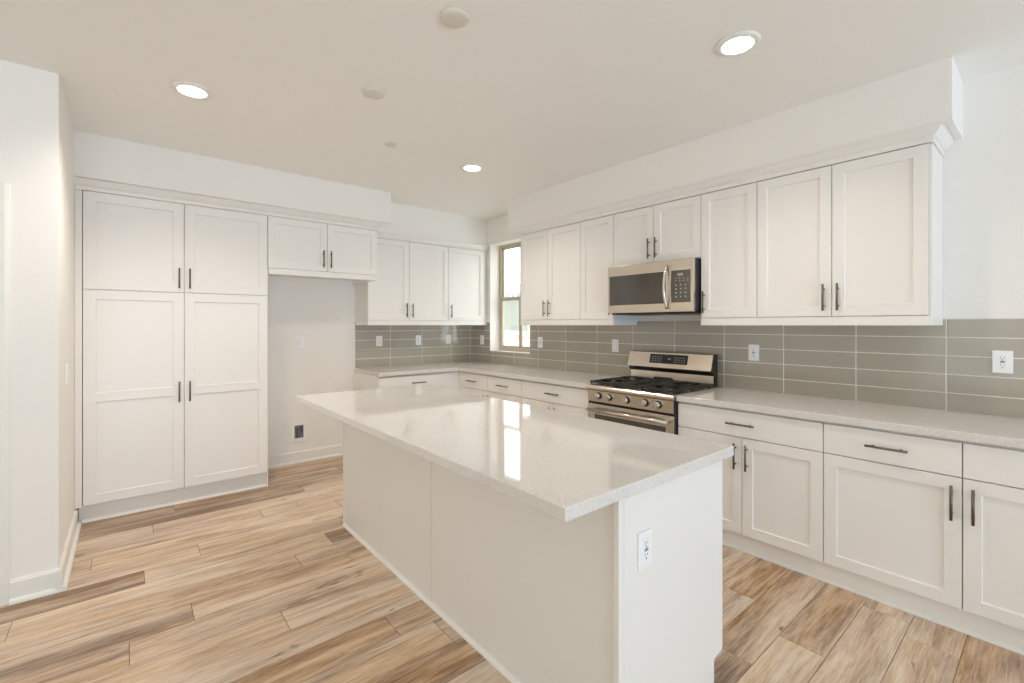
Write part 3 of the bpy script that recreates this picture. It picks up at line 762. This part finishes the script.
# ------------------------------------------------------------------ outlets and switches
def outlet(T, a, z, label, kind='outlet', d=.0078, wd=.074, ht=.117):
    r = thing('wall_outlet' if kind != 'switch' else 'light_switch', T(a, d, z - ht / 2), label, 'outlet' if kind != 'switch' else 'switch', 'outlets and switches')
    MB(T).box(a - wd / 2, a + wd / 2, d + .0003, d + .0065, z - ht / 2, z + ht / 2, .0025).build('cover_plate', 'plastic', r)
    if kind == 'switch':
        mb = MB(T); mb.prism([(d + .006, z - .033), (d + .0075, z - .033), (d + .0115, z + .033), (d + .006, z + .033)], (a - .0165, a + .0165), 'a').build('rocker', 'plastic', r)
        mb = MB(T).box(a - .0175, a + .0175, d + .0062, d + .0068, z - .0345, z + .0345).build('rocker_surround', 'key', r); return r
    f = MB(T).box(a - .0165, a + .0165, d + .0055, d + .0085, z - .033, z + .033, .001).build('receptacle', 'plastic', r)
    mb = MB(T); q = d + .0082
    for c in (.019, -.019):
        mb.box(a - .0075, a - .0055, q, q + .0008, z + c - .001, z + c + .008).box(a + .0055, a + .0075, q, q + .0008, z + c - .001, z + c + .007)
        mb.cyl((a, q, z + c - .009), (a, q + .0008, z + c - .009), .003, n=12)
    mb.build('slots', 'slot', f)
    if kind == 'gfci':
        MB(T).box(a - .009, a + .009, q, q + .0012, z - .0045, z - .0005).box(a - .009, a + .009, q, q + .0012, z + .0005, z + .0045).build('test_buttons', 'blue', f)
    return r
outlet(T_right, 4.768, 1.199, 'white outlet with small dark buttons on the tiles at far right', 'gfci')
outlet(T_right, 3.538, 1.19, 'white outlet on the tiles just right of the range', 'gfci')
outlet(T_right, 2.311, 1.198, 'white rocker switch on the tiles just left of the range', 'switch')
outlet(T_right, 1.304, 1.20, 'white outlet on the tiles just right of the window', 'gfci')
outlet(T_right, .231, 1.20, 'white outlet on the tiles between room corner and window')
outlet(T_back, -1.288, 1.207, 'leftmost of the three white outlets on the back wall tiles')
outlet(T_back, -.794, 1.207, 'middle one of the three white outlets on the back wall tiles')
outlet(T_back, -.377, 1.207, 'rightmost of the three white outlets on the back wall tiles')
outlet(T_back, -2.127, 1.213, 'white outlet high on the painted wall of the fridge space', d=0)
def T_end(a, d, z): return (a, IY0 - d, z)
outlet(T_end, -2.209, .674, 'white outlet with blue-grey buttons on the end panel of the island', 'gfci', d=0)
def T_lw(a, d, z): return (WX + d, -a, z)
outlet(T_lw, 1.215, 1.105, 'white switch on the narrow left wall beside the pantry', 'switch', d=0)

# ice-maker water box recessed in the fridge space wall (flush plate with an open dark box and a valve)
ib = thing('water_valve_box', (-2.14, -.0, .21), 'white square water valve box low on the fridge space wall', 'valve box')
mb = MB(T_back); z0, z1, a0, a1 = .212, .402, -2.205, -2.077; iz0, iz1, i0, i1 = .245, .374, -2.182, -2.096
mb.box(a0, a1, .0005, .010, iz1, z1, .001).box(a0, a1, .0005, .010, z0, iz0, .001).box(a0, i0, .0005, .010, iz0, iz1).box(i1, a1, .0005, .010, iz0, iz1)
mb.build('cover_plate', 'plastic', ib)
MB(T_back).box(i0, i1, .0005, .003, iz0, iz1).build('box_back', 'boxgrey', ib)
mb = MB(T_back); mb.cyl((-2.155, .005, .25), (-2.155, .005, .33), .010, n=12).box(-2.175, -2.13, .003, .012, .325, .350, .003).box(-2.125, -2.102, .003, .008, .30, .365, .002)
mb.build('valve', 'slot', ib)

# ------------------------------------------------------------------ ceiling fittings
for x, y, lab, power in ((-3.196, -1.835, 'lit round downlight above the pantry side of the kitchen', 54), (-1.285, -3.99, 'lit round downlight nearest the camera above the range run', 30), (-1.262, -1.80, 'lit round downlight near the window corner', 38)):
    r = thing('downlight', (x, y, CE), lab, 'ceiling light', 'recessed downlights')
    MB().lathe((x, y, CE), [(.068, -.0005), (.098, -.0005), (.098, -.004), (.092, -.009), (.074, -.012), (.068, -.010)], 48, close=True).build('trim_ring', 'trim', r)
    MB().lathe((x, y, CE), [(.067, -.001), (.067, -.0085), (.03, -.0095), (.004, -.0098)], 40).build('lens', 'lens', r)
    L = D.lights.new('lamp_glow', 'SPOT'); L.energy = power; L.spot_size = 2.5; L.spot_blend = .8; L.color = (1, .90, .80); L.shadow_soft_size = .06
    lo = D.objects.new('lamp_glow', L); COL.objects.link(lo); lo.location = (x, y, CE - .03); 
for x, y, rr, lab in ((-2.405, -3.300, .063, 'blank round cover plate on the ceiling at the top centre of the photo'), (-2.407, -2.467, .063, 'blank round cover plate on the ceiling above the island middle')):
    o = MB().lathe((x, y, CE), [(rr, -.0005), (rr, -.008), (rr * .96, -.013), (rr * .86, -.0165), (rr * .4, -.0175)], 48).build('ceiling_cover_plate', 'cover')
    tag(o, lab, 'cover plate', 'ceiling cover plates')
o = MB().lathe((-2.004, -1.825, CE), [(.042, -.0005), (.042, -.004), (.038, -.007), (.01, -.008)], 40).build('sprinkler_cover', 'cover')
tag(o, 'small flat round sprinkler cover on the ceiling toward the back', 'sprinkler cover')

# ------------------------------------------------------------------ outside the kitchen window
struct('ground', MB().box(.23, 30, -12, 30, -.35, -.2), 'ground')
gw = MB().box(2.6, 2.78, -3, 4.2, -.2, 1.20).box(2.56, 2.82, -3, 4.2, 1.20, 1.26).build('garden_wall', 'stuccoW'); tag(gw, 'low white garden wall seen through the lower window sash', 'wall')
nh = thing('neighbor_house', (9, 9, -.2), 'pale grey-green neighbouring house with grey striped roof seen through the window', 'house')
MB().box(5.0, 14, 4.5, 14, -.2, 2.25).build('house_wall', 'stuccoG', nh)
mb = MB(); mb.prism([(4.6, 2.26), (9.5, 3.15), (14.4, 2.26), (14.4, 2.12), (4.6, 2.12)], (3.9, 14.6), 'd'); mb.build('roof', 'roof', nh)
